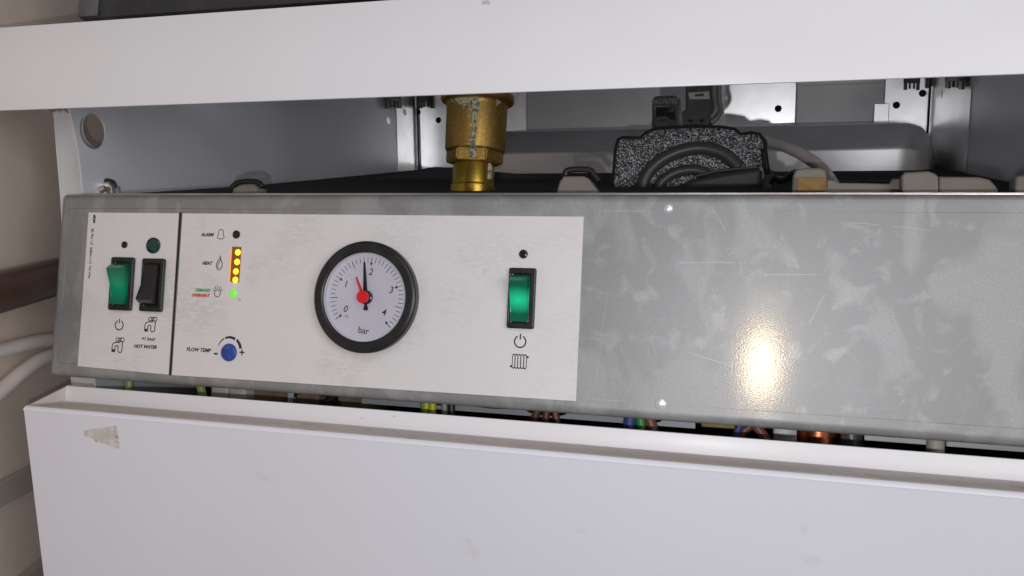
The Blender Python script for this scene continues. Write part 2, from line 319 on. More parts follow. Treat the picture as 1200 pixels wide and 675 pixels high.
# notched black slots with clips
def slot(px, py, w, h, on='B'):
    f = (lambda x, y: at(x, y, YB - .0012)) if on == 'B' else (lambda x, y: atx(x, y, XR - .003)) if on == 'R' else (lambda x, y: atx(x, y, XL + .003))
    bm = bmesh.new()
    for (dx, dy, ww, hh) in ((0, -.28, 1, .44), (-.38, .1, .2, .8), (.38, .1, .2, .8), (-.12, .15, .12, .5), (.14, .15, .12, .5)):
        a = [f(px + (dx + sx * ww / 2) * w, py + (dy + sy * hh / 2) * h) for sx, sy in ((-1, -1), (1, -1), (1, 1), (-1, 1))]
        v = Vector((0, -.002, 0)) if on == 'B' else Vector((-.002, 0, 0)) if on == 'R' else Vector((.002, 0, 0))
        extr(bm, a, v)
    mk('notched_clip', bm, blackp, cab)
slot(464, 122, 19, 15, 'L'); slot(504, 123, 19, 14); slot(1092, 99, 22, 17); slot(1066, 103, 19, 13); slot(1119, 98, 22, 16, 'R')
# matt grey plates standing off the back wall
def add_back_plate(x0, x1, lab):
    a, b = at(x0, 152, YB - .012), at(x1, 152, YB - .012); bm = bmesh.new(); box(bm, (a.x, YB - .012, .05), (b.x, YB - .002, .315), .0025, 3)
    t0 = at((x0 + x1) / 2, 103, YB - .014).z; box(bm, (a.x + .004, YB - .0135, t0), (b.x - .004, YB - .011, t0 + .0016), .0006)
    mk('back_plate', bm, matt_grey, cab, smooth=35, label=lab)
add_back_plate(931, 1035, 'grey plate right of the bright strip'); add_back_plate(618, 848, 'grey plate behind the foam block')
# upper angle bracket
bm = bmesh.new(); p, q = at(1022, 128, YB - .004), at(1036, 150, YB - .004)
box(bm, (p.x, YB - .016, q.z - .02), (q.x + .002, YB - .013, p.z), .0005); mk('angle_tab', bm, bright_steel, cab)
# screws under the rail on the left
for i, (x, y) in enumerate(((61, 126), (81.5, 126.5))):
    c = at(x, y, .004); bm = bmesh.new(); lathe(bm, c, (0, -1, 0), [(0, .004), (.0022, .0036), (.0034, .0015), (.0036, 0), (.0018, -.001), (.0018, -.006), (0, -.006)], 20); mk('screw', bm, galv_edge, cab, smooth=40)
# the whole back of the cabinet leans back towards its foot, like its front
for ch in cab.children:
    if ch.name.split('.')[0] in ('back_wall', 'backing_sheet', 'back_plate', 'angle_tab', 'corner_seam', 'corner_glow_strip', 'notched_clip'):
        for v in ch.data.vertices:
            z = v.co.z + ORG[cab.name].z; v.co.y += .20 * (.22 - z)
# bottom chassis sheet seen through the gap, with its cable slots
def gap(px, py, Y): return at(px, py, Y)
YS = .054; c0, c1 = gap(424, 470, YS), gap(815, 490, YS)
sl = [((489, 467), (538, 474)), ((559, 474), (594, 480)), ((617, 478), (664, 487)), ((732, 487), (776, 494))]
holes = []
for a_, b_ in sl:
    m0 = gap((a_[0] + b_[0]) / 2, (a_[1] + b_[1]) / 2, YS); hw = (gap(*b_, YS).x - gap(*a_, YS).x) / 2; holes.append(circ(m0.x, m0.z, hw, 24, .0022 if a_[0] != 559 else .0009))
zc = gap(620, 487.5, YS).z; me = shape([[(c0.x, zc), (c1.x, zc), (c1.x, .03), (c0.x, .03)]] + holes, .001, FRONT, -YS - .001); mk('chassis_sheet', me, mat('chassis_steel', (.36, .385, .42), .5, .2, bump=(800, .06, one), var=(30, (.32, .34, .37), .4, .7, one)), cab)  # lower edge raised so the black behind draws the upstand's shadow line
bm = bmesh.new(); a, b = gap(640, 481, YS - .002), gap(806, 494, YS - .002); box(bm, (a.x, YS - .004, a.z - .0006), (b.x, YS - .0012, a.z + .0004), .0002); mk('chassis_lip', bm, galv_edge, cab)
bm = bmesh.new(); box(bm, (XL + .002, .13, -.34), (XR - .002, .134, .095)); mk('gap_dark_sheet', bm, blackm, cab)  # black sheet added to stand for the darkness inside the gap
bm = bmesh.new(); a = gap(1013, 512, .07); box(bm, (a.x, .070, gap(1100, 522.5, .07).z), (XR - .002, .0712, .02), .0004); mk('lower_panel', bm, white_paint, cab)  # lower edge also raised to leave a dark shadow line below
bm = bmesh.new(); tubes(bm, [(XL + .0018, .03, -.03), (XL + .0018, .03, -.10)], .001, 6); bm.free()

# black insulation deck behind the fascia, rising towards the back
zb = atx(486, 200, XL).z; za = atx(300, 217, XL)
bm = bmesh.new(); extr(bm, [(XL + .001, .024, .02), (XL + .001, .024, .1045), (XL + .001, za.y, za.z), (XL + .001, YB - .008, zb), (XL + .001, YB - .008, .02)], (XR - XL - .002, 0, 0))
mk('insulation_deck', bm, blackm, smooth=False, label='black insulation deck sloping up to the back behind the control panel', cat='insulation')
# rumpled black sheet to the left of the valve
bm = bmesh.new(); pts = [(380, 219), (430, 211), (470, 203), (505, 195), (530, 196), (560, 199), (640, 206), (640, 226), (380, 226)]
extr(bm, [at(x, y, .25) for x, y in pts], (0, .06, 0)); bmesh.ops.bevel(bm, geom=list(bm.edges), offset=.002, segments=2, affect='EDGES')
mk('black_cover', bm, black_soft, smooth=40, label='low crumpled black cover behind and left of the brass valve', cat='cover')

# grey burner hood in front of the back wall
YH = .372
pt, pf, pb = at(800, 151, YH + .05), at(800, 177, YH), at(800, 225, YH)
xh0, xh1 = at(540, 190, YH).x, at(1104, 190, YH).x
prof = [(YH + .018, .09), (YH, pf.z - .002), (YH + .003, pf.z + .003), (YH + .010, pf.z + .010), (YH + .024, pt.z - .006), (YH + .038, pt.z - .001), (YH + .05, pt.z), (YB - .016, pt.z + .002), (YB - .016, .09)]
bm = bmesh.new(); segs = []
def ring(x, sh, up):
    return [bm.verts.new((x, y + sh * (1 if i < 7 else 0), .09 + (z - .09) * up)) for i, (y, z) in enumerate(prof)]
for x, sh, up in ((xh0, .02, .93), (xh0 + .012, .004, .99), (xh0 + .02, 0, 1), ((xh0 + xh1) / 2, 0, 1), (xh1 - .035, 0, 1), (xh1 - .022, .002, .997), (xh1 - .010, .010, .985), (xh1 - .002, .024, .95), (xh1, .036, .90)): segs.append(ring(x, sh, up))
for A, Bq in zip(segs, segs[1:]):
    for i in range(len(prof)): j = (i + 1) % len(prof); bm.faces.new((A[i], A[j], Bq[j], Bq[i]))
bm.faces.new(segs[0]); bm.faces.new(segs[-1][::-1])
mk('burner_hood', bm, hoodm, smooth=40, label='long grey metal hood with rounded right end below the back wall', cat='hood')

# ------------------------------------------------------------------ brass valve
YV = .085
def pv(px, py): return at(px, py, YV)
ax = pv(557.5, 160); mm = (pv(591.5, 160).x - pv(524, 160).x) / 2 / 34.0   # metres per photo pixel at the axis
zz = lambda y: pv(557.5, y).z
val = thing('brass_valve', (ax.x, YV, zz(222)), 'aged brass air valve with limescale streaks rising behind the control panel', 'valve')
bm = bmesh.new(); lathe(bm, (ax.x, YV, 0), (0, 0, 1), [(0, zz(178)), (32.5 * mm, zz(178)), (33.5 * mm, zz(176)), (34 * mm, zz(128)), (34.5 * mm, zz(124)), (36 * mm, zz(122)), (40 * mm, zz(120.5)), (41 * mm, zz(118.5)), (41 * mm, zz(113)), (38 * mm, zz(111)), (30 * mm, zz(110)), (30 * mm, zz(60)), (0, zz(60))], 56)
mk('valve_body', bm, brass, val, smooth=35)
bm = bmesh.new(); hx6 = [(30.5 * mm / .90 * math.cos(math.radians(60 * k + 12)), 30.5 * mm / .90 * math.sin(math.radians(60 * k + 12))) for k in range(6)]
extr(bm, [(ax.x + x * .96, YV + y * .96, zz(192)) for x, y in hx6], (0, 0, zz(178.5) - zz(192))); bmesh.ops.bevel(bm, geom=list(bm.edges), offset=.0008, segments=2, affect='EDGES'); mk('hex_nut', bm, brass, val, smooth=30)
bm = bmesh.new(); lathe(bm, (ax.x - .0002, YV, 0), (0, 0, 1), [(0, zz(230)), (25 * mm, zz(230)), (25 * mm, zz(219)), (23.2 * mm, zz(218)), (23 * mm, zz(217)), (23 * mm, zz(216)), (23 * mm, zz(194)), (22.8 * mm, zz(193)), (22 * mm, zz(192)), (0, zz(192))], 48); mk('tail_pipe', bm, brass_s, val, smooth=35)
# limescale crust: irregular patches that follow the body's curve
def crust(name, cells, r, M):
    bm = bmesh.new()
    for (a0, a1, y0, y1) in cells:
        n = 9; rows = 8; V = []
        for j in range(rows + 1):
            row = []
            for i in range(n + 1):
                u, w = i / n, j / rows
                # ragged outline
                aa = a0 + (a1 - a0) * u + random.uniform(-1.6, 1.6); yy = y0 + (y1 - y0) * w + random.uniform(-1, 1)
                ed = 1 - max(abs(2 * u - 1), abs(2 * w - 1)); rr = r + (.0003 + random.uniform(0, .0005) if ed > .08 else -.0003)
                th = math.radians(aa); row.append(bm.verts.new((ax.x + rr * math.sin(th), YV - rr * math.cos(th), zz(yy))))
            V.append(row)
        for j in range(rows):
            for i in range(n): bm.faces.new((V[j][i], V[j][i + 1], V[j + 1][i + 1], V[j + 1][i]))
    mk(name, bm, M, val, smooth=True)
# angle 0 faces -Y; the camera sits towards +X, about 23 degrees round
crust('limescale', [(-22, 26, 123, 131), (-38, -16, 122, 128), (4, 26, 130, 138), (10, 23, 136, 150), (12, 20, 148, 168), (11, 19, 165, 179), (56, 66, 122, 130), (-8, 2, 130, 136)], 34 * mm, lime)
crust('limescale', [(9, 22, 179, 191)], 31 * mm, lime)
crust('limescale', [(62, 76, 193, 212)], 23 * mm, lime)

# ------------------------------------------------------------------ foam-clad fan block and its connectors
YF = .13
def pf_(x, y, Y=YF): p = at(x, y, Y); return (p.x, p.z)
fan = thing('fan_block', (at(808, 220, YF).x, YF + .03, at(808, 230, YF).z), 'black speckled foam block with moulded rings and two connectors on top', 'fan unit')
out = [pf_(*q) for q in ((717, 236), (719, 200), (721, 175), (724, 163), (729, 161), (750, 161.5), (757, 155), (765, 151.5), (785, 149.5), (815, 148), (845, 148.5), (861, 151), (868, 157), (880, 155), (890, 157), (896, 166), (898, 190), (899, 236))]
me = shape([out], .06, FRONT, -YF - .06, bev=.002); mk('foam_block', me, foam_m, fan, smooth=40)
bm = bmesh.new(); tubes(bm, [(x, YF + .001, z) for x, z in out], .0011, 8); mk('foam_outline', bm, blackm, fan, smooth=True)  # black tube along the outline of the block
# moulded rings
def rings_(pts, r, nm='moulded_ring', sq=.55):
    bm = bmesh.new(); P = spline([at(x, y, YF - .0015) for x, y in pts], 8); tubes(bm, P, r, 12)
    mk(nm, bm, ringm, fan, smooth=True)
rings_([(748, 236), (756, 208), (772, 190), (795, 178), (820, 173.5), (843, 178), (858, 188), (866, 197)], .0042)
rings_([(764, 238), (773, 216), (790, 203), (812, 199), (830, 203)], .0034)
bm = bmesh.new(); o2 = [pf_(*q, YF - .004) for q in ((778, 240), (792, 220), (812, 210), (838, 204.5), (862, 200), (890, 197), (893, 202), (893, 240))]
addm(bm, shape([o2], .012, FRONT, -YF - .006, bev=.003)); mk('fan_inlet', bm, ringm, fan, smooth=40)
bm = bmesh.new(); o3 = [pf_(*q, YF - .008) for q in ((815, 206), (840, 200), (870, 197), (888, 196), (889, 198.4), (870, 199.6), (840, 203), (817, 209))]
addm(bm, shape([o3], .006, FRONT, -YF + .006, bev=.0006)); mk('inlet_lip', bm, ringm, fan, smooth=40)
# left connector
YC = YF + .012
c_l = bmesh.new(); addm(c_l, shape([[pf_(*q, YC) for q in ((764, 150), (764, 118), (766, 114), (769, 112.3), (789, 111.5), (793, 113), (795, 117), (796.5, 149))], [pf_(*q, YC) for q in ((769, 140), (768.5, 126), (790, 125), (791, 141), (780, 136))]], .014, FRONT, -YC - .014, bev=.0008))
cl = mk('connector_plug', c_l, conn, fan, smooth=40)
bm = bmesh.new(); box(bm, (pf_(767, 150, YC)[0], YC + .006, pf_(767, 150, YC)[1]), (pf_(793, 150, YC)[0], YC + .013, pf_(767, 116, YC)[1]), .001); mk('plug_core', bm, black_gloss, fan, smooth=40)
bm = bmesh.new(); q = at(776.5, 142, YC - .001); addm(bm, shape([[pf_(*w_, YC) for w_ in ((767, 153), (767.5, 141), (771, 137.5), (781, 137), (785, 140), (786, 151))], circ(at(774, 142.3, YC).x, at(774, 142.3, YC).z, .0008, 10), circ(at(778.3, 142.2, YC).x, at(778.3, 142.2, YC).z, .0008, 10)], .003, FRONT, -YC, bev=.0004)); mk('plug_latch', bm, conn, fan, smooth=40)
bm = bmesh.new(); tubes(bm, [at(795.5, 116, YC + .002), at(797.5, 149, YC + .002)], .0009, 8); mk('plug_rib', bm, rib_m, fan, smooth=True)
q = at(779, 119, YC - .0003); addm_b = bmesh.new(); addm(addm_b, text_me('06276782', .0042, FRONT @ Matrix.Translation((q.x, q.z, 0)), -q.y, bold=.00012)); mk('embossed_number', addm_b, rib_m, fan)
# right connector
c_r = bmesh.new(); addm(c_r, shape([[pf_(*q, YC) for q in ((800, 150), (799, 131), (803.5, 128), (803, 80), (836, 78), (836.5, 119), (838.5, 124), (838.5, 131), (835, 138), (831, 141), (830, 147))]], .016, FRONT, -YC - .016, bev=.0008)); mk('connector_plug', c_r, conn, fan, smooth=40)
bm = bmesh.new(); tubes(bm, spline([at(836, 90, YC - .001), at(837, 112, YC - .001), at(838.5, 123, YC - .002), at(838, 131, YC - .002), at(833, 138, YC - .001)], 6), .0014, 10)
tubes(bm, spline([at(842, 90, YC + .006), at(843, 118, YC + .006), at(845, 128, YC + .006), at(841, 137, YC + .004), at(833, 144, YC + .003)], 6), .0016, 10); mk('sealing_loop', bm, rib_m, fan, smooth=True)
bm = bmesh.new(); addm(bm, shape([[pf_(*q, YC - .001) for q in ((808, 116.6), (806.3, 108.6), (831.5, 107), (831.5, 116))], [pf_(*q, YC - .001) for q in ((814.5, 113), (814.5, 110.2), (824.5, 109.5), (824.5, 112.7))]], .0014, FRONT, -YC, bev=.0002)); mk('metal_plate', bm, mat('dull_tin', (.36, .34, .31), .45, .5), fan, smooth=30)
bm = bmesh.new(); 
for x in (807, 820): a, b = at(x, 140.5, YC), at(x + 5, 143.5, YC); box(bm, (a.x, YC - .0012, b.z), (b.x, YC + .001, a.z), .0002)
mk('locking_teeth', bm, black_gloss, fan)
# grey tube curving down to the right, and black cable
bm = bmesh.new(); tubes(bm, spline([at(880, 160, .16), at(898, 165.5, .155), at(915, 170, .145), at(935, 178.5, .13), at(950, 187.5, .12), at(962, 197, .11), at(975, 214, .10), at(985, 235, .09)], 8), .0035, 14)
mk('grey_hose', bm, tube, smooth=True, label='thin pinkish grey hose curving down from the foam block to the ochre clip', cat='hose')
bm = bmesh.new(); tubes(bm, spline([at(905, 205, .12), at(897, 218, .11), at(903, 232, .10)], 6), .003, 10); tubes(bm, spline([at(895, 175, .125), at(899, 200, .125), at(907, 209, .12), at(920, 211, .10), at(931, 203, .085), at(940, 205, .07)], 8), .0021, 10)
mk('black_cable', bm, black_gloss, smooth=True, label='short black cable looping round the right side of the foam block', cat='cable')
bm = bmesh.new(); tubes(bm, spline([at(968, 196, .12), at(974, 206, .11), at(984, 214, .10), at(1010, 214.5, .10), at(1050, 213.5, .10)], 8), .0013, 10)
mk('black_cable', bm, black_gloss, smooth=True, label='thin black cable lying between the two clips on the right', cat='cable')

# plastic clips and trays standing just behind the fascia lip
YK = .032
def clip(pts, label, pad=None, Y=YK, d=.012, M=clipm, top=None, nm='pipe_clip', cat='clip', grp='clips along the top edge of the control panel'):
    c = at(sum(p[0] for p in pts) / len(pts), 222, Y); t_ = thing(nm, (c.x, Y + d / 2, .094), label, cat, grp)
    me = shape([[pf_(*q, Y) for q in pts]], d, FRONT, -Y - d, bev=.0012); mk('clip_body', me, M, t_, smooth=40)
    if pad:
        me = shape([[pf_(*q, Y - .001) for q in pad]], .003, FRONT, -Y - .001, bev=.0003); mk('foam_pad', me, ochre, t_, smooth=30)
    if top:
        bm = bmesh.new(); tubes(bm, spline([at(x, y, Y + .003) for x, y in top], 5), .0016, 10); mk('spring_edge', bm, black_soft, t_, smooth=True)
    return t_
clip([(928, 232), (929, 206), (932, 198.5), (942, 196.5), (962, 196.5), (968, 200), (969, 208), (969, 232)], 'clip with an ochre foam pad right of the foam block', pad=[(934, 224), (934, 208), (967.5, 208), (967.5, 224)])
clip([(1057, 232), (1056, 206), (1060, 201.5), (1088, 200), (1096, 203), (1100, 207), (1100, 232)], 'wide brown clip right of the black cable')
clip([(650, 232), (655, 213), (660, 206), (684, 206), (690, 209), (699, 222), (700, 232)], 'small putty coloured clip between brass valve and foam block', top=[(662, 206), (666, 199.5), (690, 199), (697, 206), (702, 212)])
clip([(270, 232), (273, 220), (281, 216.5), (296, 216), (300, 219), (302, 232)], 'low clip between screw clip and brass valve', Y=.03, top=[(270, 221), (278, 214.5), (291, 212.5), (302, 213.5), (308, 219)])
t_ = clip([(107, 232), (109, 216), (114, 213), (127, 213), (131, 217), (132, 232)], 'clip with a bright screw at the left end of the control panel', Y=.020, d=.008, M=galv_edge, top=[(119, 213), (127, 212), (133, 215), (133, 221)])
c = at(121, 222, .018); bm = bmesh.new(); lathe(bm, c, (0, -1, .3), [(0, .002), (.0018, .0018), (.0024, .0006), (.0024, 0), (0, 0)], 16); mk('screw', bm, galv_edge, t_, smooth=30)
clip([(1189, 232), (1190, 207), (1196, 205), (1215, 205), (1217, 232)], 'clip at the far right edge of the picture', Y=.03)
bm = bmesh.new(); addm(bm, shape([[pf_(*q, .036) for q in ((1100, 232), (1100, 206.5), (1148, 207), (1160, 210), (1166, 216), (1170, 222), (1171, 232))]], .03, FRONT, -.066, bev=.0012)); mk('plastic_tray', bm, clipm, smooth=40, label='flat putty coloured tray right of the wide brown clip', cat='tray')
bm = bmesh.new(); addm(bm, shape([[pf_(*q, .040) for q in ((968, 232), (969, 210), (980, 212), (982, 214), (1042, 215), (1046, 209), (1057, 209), (1058, 232))]], .02, FRONT, -.06, bev=.0008)); mk('plastic_tray', bm, clipm, smooth=40, label='low grey tray between the ochre clip and the wide brown clip', cat='tray')

# ------------------------------------------------------------------ control panel
PX0, PX1, PZ0, PZ1 = -.0214, .5525, -.0064, .1012
cp_ = thing('control_panel', ((PX0 + PX1) / 2, .01, PZ0), 'galvanised boiler control panel with white label plates, three rocker switches and a round gauge', 'control panel')
# rounded tray: cross-section of nested rounded rectangles
bm = bmesh.new(); rings = []; RB = .0042
prof = [(0, RB)] + []
K = 6
sect = [(.028, 0)] + [(RB - RB * math.sin(math.pi / 2 * k / K), RB - RB * math.cos(math.pi / 2 * k / K)) for k in range(K + 1)]   # (Y, inset)
def rr_(ins, Y): return [bm.verts.new((x, Y, z)) for x, z in rrect(PX0 + ins, PZ0 + ins, PX1 - ins, PZ1 - ins, max(.0022 - ins * .3, .0006), 4)]
sect = [(.028, 0), (RB, 0)] + [(RB * (1 - math.sin(math.pi / 2 * k / K)), RB * (1 - math.cos(math.pi / 2 * k / K))) for k in range(1, K + 1)] + [(0, RB + .0006)]
rs = [rr_(i_, y_) for y_, i_ in sect]
for A, Bq in zip(rs, rs[1:]):
    n = len(A)
    for i in range(n): bm.faces.new((A[i], A[(i + 1) % n], Bq[(i + 1) % n], Bq[i]))
bm.faces.new(rs[-1]); bm.faces.new(rs[0][::-1])
fas = mk('fascia', bm, galv, cp_, smooth=50)
# folded hem along the top: bright edge with a dark groove under it
bm = bmesh.new(); box(bm, (PX0 + .010, .0046, PZ1 - .0006), (PX1 - .004, .0062, PZ1 + .0012), .0004, 2); mk('top_hem', bm, galv_edge, cp_, smooth=40)
bm = bmesh.new(); a = at(74, 233, .003); box(bm, (PX0 + .0036, .0048, PZ1 - .006), (PX0 + .012, .0075, PZ1 + .0004), .0008); mk('corner_fold', bm, galv, cp_, smooth=40)
bm = bmesh.new(); box(bm, (PX0 - .0012, .0075, PZ0 + .02), (PX0 + .004, .010, PZ1 - .006), .0004); mk('side_fold', bm, galv, cp_, smooth=40)
# pressed line just inside the edge
bm = bmesh.new()
for z in (PZ1 - .0085, PZ0 + .0080): tubes(bm, [(PX0 + .007, .00025, z), (PX1 - .01, .00025, z)], .0003, 8)
tubes(bm, [(PX0 + .0068, .00022, PZ0 + .0080), (PX0 + .0072, .00022, PZ1 - .0085)], .0003, 8); mk('pressed_line', bm, galv, cp_, smooth=True)
for (x, y, r) in ((783, 244, .0024), (774, 473, .0029)):
    c = at(x, y); bm = bmesh.new(); lathe(bm, c, (0, -1, 0), [(0, .0011), (r * .5, .00095), (r * .85, .0005), (r, 0), (0, -.0001)], 24); mk('rivet', bm, rivetm, cp_, smooth=50)
# thin scratches worn into the zinc
bm = bmesh.new()
SC = [((995, 261), (1032, 264), .3), ((1046, 265), (1090, 270), .25), ((796, 308), (862, 308), .3), ((820, 303), (853, 308), .2), ((868, 308), (868, 321), .3), ((897, 322), (958, 322), .3), ((966, 345), (948, 380), .3),
      ((812, 415), (856, 429), .3), ((832, 330), (840, 356), .2), ((1060, 467), (1056, 473), .3), ((1056, 461), (1052, 463), .5), ((836, 246), (850, 270), .3), ((1185, 375), (1200, 382), .2), ((990, 476), (992, 482), .3), ((704, 395), (712, 345), .18), ((694, 470), (705, 400), .15), ((1010, 288), (1000, 281), .2), ((1084, 466), (1083, 471), .3)]
for k in range(16): x = 985 + k * 2.1; SC.append(((x, 477 + random.uniform(-1, 1)), (x + random.uniform(-2, 1), 484 + random.uniform(-2, 3)), .2))
for k in range(26):
    x, y = random.uniform(700, 1190), random.uniform(245, 500); SC.append(((x, y), (x + random.uniform(-8, 8), y + random.uniform(-3, 3)), .12))
for (a, b, w) in SC:
    p, q = at(*a), at(*b); pts = [(p.x, p.z), ((p.x + q.x) / 2 + .0002, (p.z + q.z) / 2 + .0002), (q.x, q.z)]
    addm(bm, shape(stroke(pts, .00014 * w / .3), .00004, FRONT, 0))
mk('scratches', bm, scr, cp_, kind='stuff')
# label plates
PT = .0005
def plate(cs, holes=()):
    return shape([[(at(x, y, -PT).x, at(x, y, -PT).z) for x, y in cs]] + [h for h in holes], PT, FRONT, .00003)
p1 = mk('label_plate', plate([(104, 249), (209.5, 250), (197.5, 439), (91, 429)]), alu, cp_, label='narrow left label plate with two switches')
p2 = mk('label_plate', plate([(214, 250), (684, 254), (675, 470), (201.5, 439.5)]), alu, cp_, label='long label plate with gauge and status lights')
bm = bmesh.new(); addm(bm, shape([[(at(x, y).x, at(x, y).z) for x, y in ((210.6, 249), (212.9, 249), (200.4, 440), (198.6, 440))]], .0003, FRONT, .00002)); mk('plate_joint', bm, blackp, cp_)
W0 = PT + .00005   # printing lies just proud of the plates
def xz(px, py, w=PT): p = at(px, py, -w); return (p.x, p.z)
def ln(px, py, dpx, horiz=True):    # photo pixels -> metres at this place
    a = xz(px, py); b = xz(px + (dpx if horiz else 0), py + (0 if horiz else dpx)); return abs(b[0] - a[0]) if horiz else abs(b[1] - a[1])
def legend(s, px, py, wpx, M, parent, shear=.25, bold=.00008, rot=0, vert=False, hpx=None):
    x, z = xz(px, py); me = text_me(s, 1, Matrix.Identity(4), thick=0); w = max(v.co.x for v in me.vertices) - min(v.co.x for v in me.vertices); bpy.data.meshes.remove(me)
    size = (ln(px, py, wpx, not vert)) / w
    me = text_me(s, size, FRONT @ Matrix.Translation((x, z, 0)) @ Matrix.Rotation(rot, 4, 'Z'), W0 + .00004, shear, .00003, bold)
    return mk('lettering', me, M, parent)
def icon(nm, loopsets, px, py, sc, parent, M=ink, rot=0):
    bm = bmesh.new(); draw(bm, loopsets, .00005, W0, xz(px, py), rot, sc); return mk(nm, bm, M, parent)
MMM = .001
def power(px, py, rpx, parent):
    r = ln(px, py, rpx, False); w = r * .24
    icon('power_symbol', [stroke(arc(0, 0, r, 118, 422, 30), w), stroke([(0, r * .35), (0, r * 1.35)], w)], px, py, 1, parent)
def tap(px, py, hpx, parent):
    s = ln(px, py, hpx, False) / 18.0; w = 1.25
    L = [stroke([(-8, -6), (-8, -1), (-6.5, 2), (-3.5, 3.2), (3.0, 3.4), (3.2, 5)], w), stroke([(-3.6, -6), (-3.6, -2.2), (-2.6, -.8), (.2, -.6), (.8, -2)], w), stroke([(.8, -1.5), (.8, -7), (2, -8.4), (5.4, -8.4), (6.6, -7), (6.8, 3.5), (6.4, 5)], w),
         stroke(circ(-1.0, 6.8, 2.2, 14), 1, True), stroke(circ(6.6, 6.8, 2.4, 14), 1, True), stroke([(1, 8.9), (5, 8.9)], 1.1), stroke([(1, 4.9), (5, 4.9)], 1.1), stroke([(2.8, 8.6), (2.8, 5)], 1), [[(-8.4, -5.2), (-8.4, -8.6), (-3.2, -8.6), (-3.2, -5.2)]]]
    icon('tap_symbol', L, px, py, s, parent)
power(139.8, 381, 5.6, p1); tap(138, 404.5, 17.5, p1); tap(176.4, 380.5, 17.5, p1)
legend('+1 hour', 173.7, 397.2, 16, ink, p1); legend('HOT WATER', 170.3, 406.4, 26.5, ink, p1, bold=.00012)
legend('Part No. 5111448/B  D1 Feb 08', 106.7, 297, 58, ink, p1, 0, .00004, math.radians(90), True); legend('MCBF', 110.8, 256.5, 9, ink, p1, 0, .00018, math.radians(90), True)
legend('ALARM', 243, 275.2, 14, ink, p2, bold=.00012); legend('HEAT', 242.7, 308.6, 11, ink, p2, bold=.00012); legend('DEMAND', 237.5, 340.2, 17, green_ink, p2, bold=.00012); legend('OVERHEAT', 235, 346.2, 20.5, red_ink, p2, bold=.00012)
legend('FLOW TEMP', 232.5, 410.2, 28, ink, p2, bold=.0001); legend('-', 253, 413, 4, ink, p2, 0, .0001); legend('+', 283.6, 413.5, 5.2, ink, p2, 0, .00015); legend('°c', 280.5, 351.5, 3.2, ink, p2, 0, 0)
s = ln(259, 274, 1, False)
icon('bell_symbol', [stroke([(-1.4, 5.4), (-2.9, 4.2), (-3.2, 0), (-4.6, -3.6), (-4.2, -4.8), (-1.2, -5.3), (0, -6.2), (1.2, -5.3), (4.2, -4.8), (4.6, -3.6), (3.2, 0), (2.9, 4.2), (1.4, 5.4)], .8, True)], 259, 274.5, s, p2)
icon('flame_symbol', [stroke([(.9, 9), (.5, 5.5), (-2.4, 1.5), (-3.8, -2.4), (-3.2, -6), (-.8, -8.2), (2, -7.6), (3.8, -4.8), (4.2, -1), (3, 2), (1.6, 4.6)], 1.0, True), stroke([(1.4, 3.4), (-.9, -1.0), (-1.8, -4.0), (-.8, -6.2)], .9)], 257, 308, s, p2)
icon('lamp_symbol', [stroke(circ(0, -1.6, 4.0, 24), .85, True), stroke([(0, 3.6), (.2, 7.2)], .85), stroke([(-2.4, 2.8), (-3.6, 6.2)], .85), stroke([(2.4, 2.9), (3.8, 6.4)], .85), stroke([(-4, 1), (-6.2, 3.4)], .85), stroke([(4, 1), (6, 3.6)], .85)], 255, 342.2, s, p2)
def wedge(r, a0, a1, w0, w1, n=14):
    o_, i_ = [], []
    for k in range(n + 1):
        t = k / n; a = math.radians(a0 + (a1 - a0) * t); w = w0 + (w1 - w0) * t; o_.append(((r) * math.cos(a), r * math.sin(a))); i_.append(((r - w) * math.cos(a), (r - w) * math.sin(a)))
    return [o_ + i_[::-1]]
icon('temperature_scale', [wedge(15.4, 165, 122, .7, 1.6), wedge(15.6, 116, 63, 2.2, 3.2), wedge(15.8, 55, 10, 3.0, 3.5)], 269, 410.5, s * 1.05, p2)
power(609.6, 400.3, 6.9, p2)
L = [stroke(rrect(-8.6, -7.6, 8.6, 7.6, 1.2, 2), .9, True)]
for x in (-5.4, -2, 1.6, 5.2): L += [stroke([(x, -7.4), (x, 7.4)], 1.15)]
for x in (-7, -3.7, -.2, 3.4, 7): L += [stroke([(x - 1.2, 7.6), (x, 8.8), (x + 1.2, 7.6)], .8), stroke([(x - 1.2, -7.6), (x, -8.8), (x + 1.2, -7.6)], .8)]
L += [[circ(9.8, 5.6, 1.4, 12)], [circ(-10, -6.2, 1.4, 12)]]
icon('radiator_symbol', L, 608.7, 423.6, ln(608, 423, 1, False), p2)

# small round holes, lens, LEDs
def disc(nm, px, py, rpx, M, prof=None, parent=cp_, **k):
    r = ln(px, py, rpx, False); x, z = xz(px, py); bm = bmesh.new(); pr = prof or [(0, .0004), (r * .5, .00035), (r * .8, .0001), (r, .0006), (r * 1.02, 0), (0, -.0002)]
    pr = [(a * (r if prof else 1), h) for a, h in pr]; lathe(bm, (x, -PT - .00002, z), (0, -1, 0), pr, 32); return mk(nm, bm, M, parent, smooth=40, **k)
disc('indicator_hole', 146.3, 286.8, 3.9, black_gloss); disc('indicator_hole', 277.3, 274.8, 4.7, black_gloss); disc('indicator_hole', 613.6, 297.8, 5.1, black_gloss)
disc('indicator_lens', 180.2, 287.8, 9.2, green_lens, [(0, .0012), (.5, .0011), (.8, .0008), (.94, .0003), (1.0, .0009), (1.03, .0004), (1.03, 0), (0, -.0002)])
led_g = mat('lit_green_lamp', (.10, .40, .03), .35, emis=(.16, .80, .03), es=.62); disc('status_lamp', 273.6, 343.9, 4.9, led_g, [(0, .0014), (.45, .0012), (.8, .0007), (1, 0), (0, -.0001)])
ledb = [xz(272, 289), xz(283.2, 289.4), xz(280.2, 331), xz(269.4, 330.2)]
